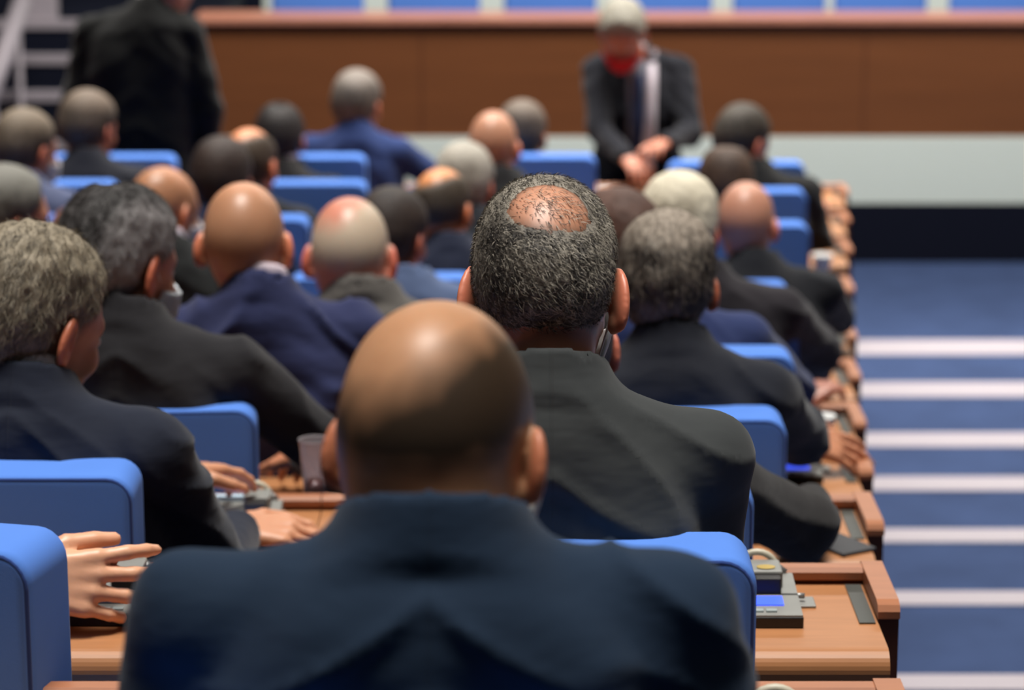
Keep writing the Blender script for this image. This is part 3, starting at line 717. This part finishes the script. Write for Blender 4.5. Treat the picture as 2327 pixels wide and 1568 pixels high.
# ------------------------------------------------------------------ things on the desks
beige = plain('beige_cable', (190, 184, 165), .45); grey_pl = plain('grey_plate', (140, 140, 136), .5, .2); dark_pl = plain('dark_plastic', (28, 26, 26), .45)
lcd_b = emit('blue_screen', (60, 90, 255), 1.0); lcd_w = emit('pale_screen', (150, 200, 255), 1.6, (190, 170, 255))
def mic_unit(xr, yn, k, label, lcd, badge=True, pale=False):
    z = FZ(k)+.76; wv = .135
    t = empty('voting_unit', (xr-wv/2, yn, z)); tag(t, label, 'voting unit', 'desk voting units with curved microphone cable')
    bm = BM(); box(bm, -wv/2, wv/2, 0, .155, 0, .016, .002, 2); obj('base', bm, dark_pl if not pale else grey_pl, t)
    bm = BM(); extrude_yz(bm, [(.002, .016), (.002, .018), (.075, .024), (.150, .030), (.150, .016)], -wv/2+.001, wv/2-.001); obj('top_plate', bm, grey_pl, t)
    bm = BM(); box(bm, -wv/2+.001, wv/2-.001, .072, .0755, .0235, .0248); obj('seam', bm, dark_pl, t)
    bm = BM(); extrude_yz(bm, [(.034, .0195), (.034, .0225), (.064, .0250), (.064, .0225)], -.048, .044); obj('screen', bm, lcd, t)
    bm = BM(); box(bm, .008, .044, .074, .100, .022, .046, .002, 2); obj('card_reader', bm, dark_pl, t)
    bm = BM(); box(bm, .004, .048, .095, .150, .024, .050, .003, 2); rd = obj('reader_housing', bm, grey_pl, t)
    if badge:
        bm = BM(); bmesh.ops.create_circle(bm, cap_ends=True, radius=1, segments=24)
        for v in bm.verts: v.co = Vector((.026+v.co.x*.013, .112+v.co.y*.010, .0512))
        obj('badge', bm, plain('brass_badge', (190, 160, 70), .35, .6), rd)
    for x0, c in ((-.048, (150, 40, 30)), (-.030, (150, 40, 30)), (.0, (150, 160, 160)), (.018, (150, 160, 160))):
        bm = BM(); box(bm, x0, x0+.015, .012, .022, .017, .0215, .001, 2); obj('button', bm, plain('button_%d' % c[0]+str(c[1]), c, .4), t)
    bm = BM(); box(bm, -.062, .035, .140, .152, .030, .040, .001, 1); obj('display_card', bm, plain('pale_card', (190, 215, 235), .4, var=.05), t)
    pts = [(-.012+.0, .160, .015)]
    for j in range(13): a_ = math.pi*(1-j/12); pts.append((.018+.027*math.cos(a_), .160-.004*j/12, .032+.026*math.sin(a_)))
    pts.append((.052, .150, .014))
    bm = BM(); tube(bm, pts, .0048, 12); c = obj('microphone_neck', bm, beige, t, True)
    bm = BM(); tube(bm, [(.040, .156, .040), (.056, .153, .028)], .007, 12); obj('connector', bm, steel, c, True)
    bm = BM(); box(bm, wv/2+.002, wv/2+.026, .085, .125, 0, .004, .001, 1); s_ = obj('socket_plate', bm, grey_pl, t)
    bm = BM(); tube(bm, [(wv/2-.004, .105, .012), (wv/2+.012, .103, .012)], .004, 10); obj('plug', bm, steel, s_, True)
mic_unit(.3905, 3.452, 1, 'grey voting unit with blue screen at lower right beside the blue chair', lcd_b)
mic_unit(-.392, 4.325, 2, 'grey voting unit with bright pale screen left of the plastic cup', lcd_w, False, True)
mic_unit(-.488, 3.46, 1, 'grey voting unit under the spread fingers at lower left', plain('dark_screen', (40, 50, 60), .2), False)
mic_unit(.325, 2.525, 0, 'voting unit on the nearest desk, only its curved beige cable showing at the bottom edge', lcd_b)
mic_unit(.52, 4.31, 2, 'voting unit behind the dark sleeve, its cable showing right of the third-row chair', lcd_b)
mic_unit(.62, 5.2, 3, 'voting unit on the fourth-row desk at the aisle end', lcd_b)
paper = plain('white_paper', (232, 232, 230), .7, var=.02)
def sheet(px, py, k, sx, sy, label, rot=0, h=.004, m=None, name='paper', dz=0):
    p = atz(px, py, FZ(k)+.76); bm = BM(); box(bm, -sx/2, sx/2, -sy/2, sy/2, .0008, h, min(.001, h*.3), 1); o = obj(name, bm, m or paper)
    o.location = (p.x, p.y, p.z+dz); o.rotation_euler = (0, 0, R(rot)); tag(o, label, name.replace('_', ' ')); return o
sheet(668, 1197, 2, .04, .06, 'small white paper on the desk right of the fingers', 10)
sheet(610, 1222, 2, .05, .05, 'white slip of paper under the bent fingers', 20)
sheet(735, 968, 3, .06, .10, 'white folded paper behind the plastic cup', 5, .012)
sheet(1870, 815, 4, .05, .12, 'small white paper on the desk beside the dark elbow near the aisle', 5)
sheet(1770, 1135, 2, .10, .10, 'pale paper on the desk under the hand beside the dark grey sleeve', 20)
sheet(1385, 435, 10, .09, .16, 'white paper on the far desk left of the standing man', 15, .012)
sheet(1335, 425, 10, .08, .10, 'pale paper beside the blue chair under the standing man', 0, .012)
sheet(1520, 428, 10, .09, .08, 'white paper on the far desk above the white-haired head', -10, .03)
sheet(1893, 1235, 2, .07, .14, 'dark grey folder corner sticking out from the elbow on the desk', 32, .006, plain('dark_folder', (52, 52, 56), .6), 'folder')
sheet(215, 1275, 1, .085, .10, 'pale card lying under the index finger at lower left', 8, .034, plain('pale_card', (190, 215, 235), .4, var=.05), 'card')
sheet(322, 1300, 1, .035, .05, 'small dark card tray with white label right of the fingertips', 4, .012, dark_pl, 'card_tray')
def cup(px, py, k, r, h, label, m, fill=None):
    p = atz(px, py, FZ(k)+.76); t = empty('plastic_cup' if fill else 'white_cup', p); tag(t, label, 'cup')
    bm = BM(); lathe(bm, [(r*.68, .001), (r*.72, .003), (r, h-.003), (r*1.07, h), (r*1.05, h+.002), (r*.97, h-.002), (r*.68, .005)], seg=40); obj('cup_body', bm, m, t, True)
    if fill: bm = BM(); lathe(bm, [(r*.60, .006), (r*.655, .026)], seg=40); obj('drink', bm, fill, t, True)
cup(716, 1128, 2, .0265, .103, 'clear plastic cup with a dark rest of drink left of the bald man', glassy('clear_plastic', (235, 225, 230)), plain('dark_drink', (50, 18, 14), .2))
cup(1868, 1003, 3, .026, .055, 'white paper cup on the desk near the aisle above the pointing hand', paper)
cup(1868, 615, 5, .031, .05, 'white paper cup on the orange desk near the aisle, highest of the cups', paper)
# teal bag hanging by the far chair
bm = BM(); p = at(1238, 390, 10.15); box(bm, -.06, .06, -.04, .04, -.30, .03, .02, 3); o = obj('teal_bag', bm, fabric('teal_cloth', (20, 140, 140)), None, True); o.location = p; tag(o, 'small teal bag beside the blue chair left of the standing man', 'bag')
# ================================================================== THE PEOPLE
DT = lambda k: FZ(k)+.76
on = lambda px, py, k, dz=.035: atz(px, py, DT(k)+dz)
BIG = {'bald': [((-.016, -.015, .085), (.066, .118, .100))], 'nape': -.020, 'soft': .024, 'amt': .93, 'back': 0}
person('bald man in a dark teal-navy suit seen from behind in the centre foreground', 997, 690, 2.2, 0, bx=985, hyaw=15, hpitch=14, fat=.008, hs=1.0, sw=1.10, shup=.022, neck=1.18, ear=.95,
       jacket=(34, 54, 78), skinc=(222, 168, 128), stub=BIG, shrug=.034, stubc=(46, 42, 34), mask=(232, 232, 226), lod=0, elbows=[(-.22, -.2, -1), (.30, -.2, -1)], wrinkle=1.3, fwd=.075)
person('man in dark grey suit with cropped greying hair and a bald crown spot', 1240, 424, 3.07, 1, bx=1250, hyaw=6, hpitch=22, hs=1.0, sw=.98, neck=1.0, shrug=-.004, ear=1.15,
       jacket=(54, 57, 58), skinc=(214, 156, 126), hair={'t': .006, 'nape': -.074, 'bald': [((.012, -.092, .080), (.050, .040, .040))], 'sideg': .35, 'topg': .35, 'rough': .0012, 'taper': .03, 'ragged': .0055, 'thin': .16, 'sparse': 330, 'flow': (.9, -.2, -.55), 'sg': .45, 'sgb': -.02},
       hdark=(34, 29, 27), hlight=(168, 160, 146), hbias=.36, stubc=(60, 48, 40), strands=30000, slen=.008, lod=0, mask=(225, 228, 230), fwd=.06, hands=[at(1050, 1240, 3.36), at(1400, 1240, 3.36)], elbows=[(-.15, -.1, -1), (.15, -.1, -1)])
hw = at(44, 1322, 3.43)
person('person cut off by the left edge, only a spread hand and sleeve showing', -620, 470, 3.12, 1, bx=-600, jacket=(52, 62, 82), hair={'t': .01}, lod=1, hands=[None, hw], sw=1.0,
       elbows=[None, (.0, .4, -1)], handkw=[None, dict(d=(1, .06, -.04), a=(.05, .38, .92), n=(.1, .92, -.38), curl=.38, spread=.15, thumb=.55, sc=1.13)], skinc=(228, 172, 138), sleevecut=-.01)
person('hidden person of whom only a dark grey elbow shows, right of the dark grey suit', 1262, 600, 3.98, 2, bx=1300, jacket=(40, 38, 38), hair={'t': .01}, lod=1, sw=1.02,
       hands=[None, at(1832, 1150, 4.38)], elbows=[None, (.9, -.5, -.6)], skinc=(210, 150, 125))
person('grey-haired man in a navy suit at the left edge looking down to the right', 70, 543, 3.94, 2, bx=70, byaw=8, hyaw=42, hpitch=22, hs=1.08, sw=1.05, fat=.006, ear=1.05, jacket=(26, 32, 48), skinc=(205, 148, 115),
       hair={'t': .013, 'nape': -.085, 'back': .0, 'sideg': .15, 'topg': .5, 'rough': .004}, hdark=(56, 49, 41), hlight=(150, 138, 118), strands=9000, slen=.014, lod=0, shirt=(210, 212, 215),
       hands=[at(405, 1075, 4.36), on(535, 1205, 2, .03)], elbows=[None, (.35, -.5, -1)], handkw=[None, dict(d=(.95, .15, -.05), a=(-.1, .9, .35), n=(.1, -.3, -.9), curl=.55, spread=.05)])
person('dark-haired man in charcoal suit and white mask, beyond the grey-haired man at left', 268, 440, 4.75, 3, bx=300, byaw=6, hyaw=38, hpitch=16, hs=1.06, ear=1.15, sw=1.05, jacket=(32, 31, 35), skinc=(205, 140, 108),
       hair={'t': .013, 'nape': -.092, 'sideg': .75, 'topg': -.15, 'bald': [((-.01, -.04, .13), (.025, .02, .018))], 'rough': .003}, hdark=(24, 19, 18), hlight=(135, 130, 130), hbias=.3, strands=6000, slen=.012, lod=1, mask=(216, 222, 228),
       hands=[None, at(700, 1045, 5.05)], elbows=[None, (.9, -.3, -.5)])
person('man with short grey-brown hair and navy-black suit, right of the bald crown spot', 1517, 500, 4.81, 3, bx=1530, byaw=4, hyaw=8, hpitch=12, hs=1.0, ear=.95, sw=.96, jacket=(27, 30, 40), skinc=(200, 140, 108),
       hair={'t': .012, 'nape': -.098, 'topg': .75, 'rough': .004}, hdark=(34, 29, 26), hlight=(160, 147, 133), hbias=.28, strands=6000, slen=.012, lod=1, shirt=(205, 205, 205),
       hands=[None, at(1815, 1000, 5.3)], elbows=[None, (.75, -.5, -.8)], handkw=[None, dict(d=(.90, .2, -.28), a=(-.2, .7, .6), n=(.2, .3, -.9), curl=.25, spread=.12)])
person('bald man in a navy-blue suit with a pale shirt collar, left of centre', 553, 416, 5.45, 4, bx=615, hyaw=2, hpitch=10, hs=1.04, ear=1.05, sw=1.05, neck=1.05, jacket=(40, 46, 84), skinc=(226, 164, 126),
       stub={'bald': [((0, .03, .10), (.07, .085, .06))], 'nape': -.05, 'soft': .05, 'amt': .42}, stubc=(110, 88, 68), shirt=(205, 190, 200), lod=1, wrinkle=2.8, elbows=[None, (1.1, -.2, -.6)])
person('man in a blue jacket with brown hair leaning left behind the balding grey-suited man', 1405, 447, 5.75, 4, bx=1512, hyaw=-38, hpitch=16, hroll=-10, hs=1.05, jacket=(38, 50, 92), skinc=(165, 105, 85), hair={'t': .012, 'nape': -.07}, hdark=(70, 45, 36), hlight=(105, 72, 58), lod=1,
       hands=[None, at(1815, 945, 6.2)], elbows=[None, (.9, -.6, -.6)], handkw=[None, dict(d=(.7, .5, .45), fine=True)])
person('man with a white fringe of hair round a bald crown in a brown-grey jacket', 795, 450, 6.1, 5, bx=840, hyaw=4, hpitch=12, hs=1.12, fat=.01, neck=1.2, ear=1.05, jacket=(92, 88, 84), skinc=(220, 145, 122),
       stub={'bald': [((-.022, -.01, .105), (.055, .115, .085))], 'nape': -.03, 'soft': .03, 'amt': .85}, stubc=(208, 196, 172), lod=1, elbows=[None, (1.3, 0, -.5)])
person('man with white hair and a dark brown-black jacket near the aisle', 1545, 412, 6.35, 5, bx=1610, hyaw=12, hpitch=14, hs=1.0, jacket=(34, 30, 36), skinc=(214, 140, 112), hair={'t': .016, 'nape': -.08, 'topg': .3, 'sideg': .4, 'rough': .002},
       hdark=(150, 138, 118), hlight=(230, 220, 196), hbias=.6, lod=1, sw=1.0, hands=[None, at(1865, 868, 6.85)], elbows=[None, (1.2, -.1, -.5)])
person('dark-haired man in a steel-blue jacket, left of the balding grey-suited man', 893, 440, 6.95, 6, bx=940, hyaw=30, hpitch=14, hs=.98, jacket=(84, 100, 134), skinc=(196, 130, 105), hair={'t': .012, 'nape': -.09}, hdark=(38, 30, 28), hlight=(80, 66, 58), lod=2, elbows=[None, (1.4, 0, -.5)], sw=1.08)
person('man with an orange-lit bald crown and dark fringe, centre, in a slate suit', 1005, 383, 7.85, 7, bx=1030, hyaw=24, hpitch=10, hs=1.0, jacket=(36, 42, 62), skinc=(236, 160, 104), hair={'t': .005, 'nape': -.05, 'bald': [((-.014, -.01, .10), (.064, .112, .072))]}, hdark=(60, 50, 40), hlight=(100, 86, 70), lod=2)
person('bald man in black near the aisle, his right arm on the desk end', 1697, 415, 7.5, 6, bx=1722, hyaw=14, hpitch=14, hs=1.0, jacket=(22, 24, 30), skinc=(218, 155, 130), stub={'bald': [((0, .03, .10), (.07, .085, .06))], 'nape': -.05, 'soft': .05, 'amt': .3}, stubc=(140, 110, 85), lod=2,
       hands=[None, at(1850, 752, 8.0)], elbows=[None, (1.3, .1, -.4)], sw=1.05)
person('bald man with tan scalp, black jacket and mask strap, behind the dark-haired masked man', 372, 380, 7.3, 6, bx=390, hyaw=38, hpitch=12, hs=1.0, jacket=(24, 26, 26), skinc=(208, 146, 108), stub={'bald': [((0, .03, .10), (.07, .085, .06))], 'nape': -.05, 'soft': .05, 'amt': .35}, stubc=(120, 95, 72), shirt=(200, 190, 200), mask=(215, 215, 220), lod=2)
person('grey-haired man with a pale mask cut off by the left edge', 14, 390, 6.6, 5, bx=-30, hyaw=62, hpitch=10, hs=1.0, jacket=(40, 44, 56), skinc=(205, 140, 110), hair={'t': .012, 'nape': -.085, 'topg': .5}, hdark=(48, 46, 42), hlight=(130, 128, 120), mask=(190, 222, 224), lod=2)
person('man in blue-grey mostly hidden behind the dark-haired masked man', 168, 468, 7.95, 7, bx=160, hyaw=10, jacket=(60, 68, 92), skinc=(190, 125, 98), stub={'nape': -.02, 'amt': .7, 'soft': .02}, stubc=(60, 45, 38), lod=2)
person('man with grey hair and dark jacket just above the orange-lit bald crown', 1056, 335, 8.3, 7, bx=1090, hyaw=16, hpitch=12, jacket=(40, 44, 52), skinc=(205, 140, 118), hair={'t': .012, 'nape': -.07, 'topg': .4, 'sideg': .4}, hdark=(110, 104, 94), hlight=(185, 178, 165), hbias=.6, lod=2)
person('person with dark brown hair and navy jacket beside the orange-crowned man at left', 503, 325, 8.1, 7, bx=480, hyaw=10, hpitch=10, jacket=(34, 42, 72), skinc=(180, 120, 98), hair={'t': .014, 'nape': -.12}, hdark=(34, 24, 22), hlight=(70, 52, 44), lod=2)
person('bald pink-headed man in dark grey, centre back row', 1122, 253, 9.1, 8, bx=1150, hyaw=12, hpitch=10, jacket=(34, 34, 36), skinc=(222, 158, 128), stub={'bald': [((0, .03, .10), (.07, .085, .06))], 'nape': -.05, 'soft': .05, 'amt': .35}, stubc=(150, 120, 90), lod=2)
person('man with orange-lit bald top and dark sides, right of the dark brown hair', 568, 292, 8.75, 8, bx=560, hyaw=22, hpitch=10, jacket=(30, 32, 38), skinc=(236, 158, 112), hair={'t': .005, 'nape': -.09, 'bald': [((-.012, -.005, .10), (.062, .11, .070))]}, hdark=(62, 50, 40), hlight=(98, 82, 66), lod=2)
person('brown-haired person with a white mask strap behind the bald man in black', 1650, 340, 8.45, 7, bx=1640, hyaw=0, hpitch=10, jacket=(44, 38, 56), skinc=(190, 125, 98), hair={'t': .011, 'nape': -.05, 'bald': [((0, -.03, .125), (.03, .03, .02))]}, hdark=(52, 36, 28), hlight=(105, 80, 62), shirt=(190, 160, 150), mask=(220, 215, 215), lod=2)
person('grey-haired man in a charcoal jacket in front of the standing man in black', 200, 215, 9.3, 8, bx=200, hyaw=30, hpitch=12, jacket=(32, 34, 44), skinc=(190, 125, 100), hair={'t': .012, 'nape': -.075, 'topg': .5}, hdark=(62, 54, 46), hlight=(120, 104, 90), lod=2, sw=1.1)
person('man in a grey-blue jacket with a pale mask near the left edge', 57, 255, 8.55, 7, bx=45, hyaw=38, hpitch=12, jacket=(84, 92, 122), skinc=(205, 140, 110), hair={'t': .009, 'nape': -.065, 'topg': .4}, hdark=(70, 60, 50), hlight=(130, 115, 98), mask=(205, 205, 210), lod=2)
person('dark-haired man in a black jacket left of the man in the bright navy suit', 635, 245, 9.75, 9, bx=650, hyaw=8, hpitch=12, jacket=(34, 32, 32), skinc=(175, 115, 100), hair={'t': .012, 'nape': -.09, 'bald': [((0, -.045, .115), (.018, .018, .015))]}, hdark=(22, 18, 18), hlight=(48, 38, 36), shirt=(205, 190, 200), lod=2)
person('man in a bright navy suit sitting tall before the wooden panel', 812, 168, 10.9, 10, bx=808, byaw=5, hyaw=22, hpitch=10, hs=1.07, jacket=(34, 54, 104), skinc=(196, 135, 108), hair={'t': .012, 'nape': -.085, 'topg': .5}, hdark=(56, 52, 48), hlight=(130, 120, 112), lod=2, sw=1.05, elbows=[None, (1.3, 0, -.5)])
person('brown-grey-haired person beside the bald pink-headed man in the back row', 1188, 238, 10.1, 9, bx=1195, hyaw=16, hpitch=8, jacket=(38, 38, 42), skinc=(200, 140, 110), hair={'t': .013, 'nape': -.10, 'topg': .4}, hdark=(66, 54, 46), hlight=(118, 104, 92), lod=2)
person('dark-haired man in black with a pale blue mask, back rows at the right', 1690, 246, 9.75, 8, bx=1725, hyaw=50, hpitch=24, hs=1.03, jacket=(28, 28, 28), skinc=(215, 145, 112), hair={'t': .010, 'nape': -.085}, hdark=(42, 36, 30), hlight=(92, 82, 70), mask=(150, 205, 225), lod=2,
       hands=[None, at(1862, 500, 9.95)], elbows=[None, (.2, -.3, -1)])
person('standing man facing the hall, dark suit, red mask and white scarf', 1415, 8, 11.75, 10, bx=1455, byaw=180, hyaw=186, hpitch=38, hs=1.12, jacket=(11, 13, 24), skinc=(190, 126, 102), hair={'t': .014, 'topg': .3, 'sideg': .5}, hdark=(72, 68, 60), hlight=(150, 145, 132), mask=(190, 14, 20), lod=1,
       standing=True, fwd=-.14, sw=1.08, tie=(46, 60, 100), lanyard=(215, 205, 215), hands=[at(1510, 325, 11.5), at(1425, 360, 11.48)], elbows=[(-.6, -.3, -1), (.6, -.3, -1)], vee=.03, shirt=(215, 215, 222))
person('standing person in black seen from behind, upper left, head out of frame', 388, -118, 10.3, 10, bx=315, hyaw=35, hpitch=14, jacket=(12, 13, 13), skinc=(215, 165, 145), hair={'t': .012}, shirt=(225, 220, 222), lod=2, standing=True, sw=1.08, elbows=[(-1, -.2, -.7), (1, -.2, -.7)], trousers=(16, 16, 18))
# chairs for the seated people whose seats the neighbours hide
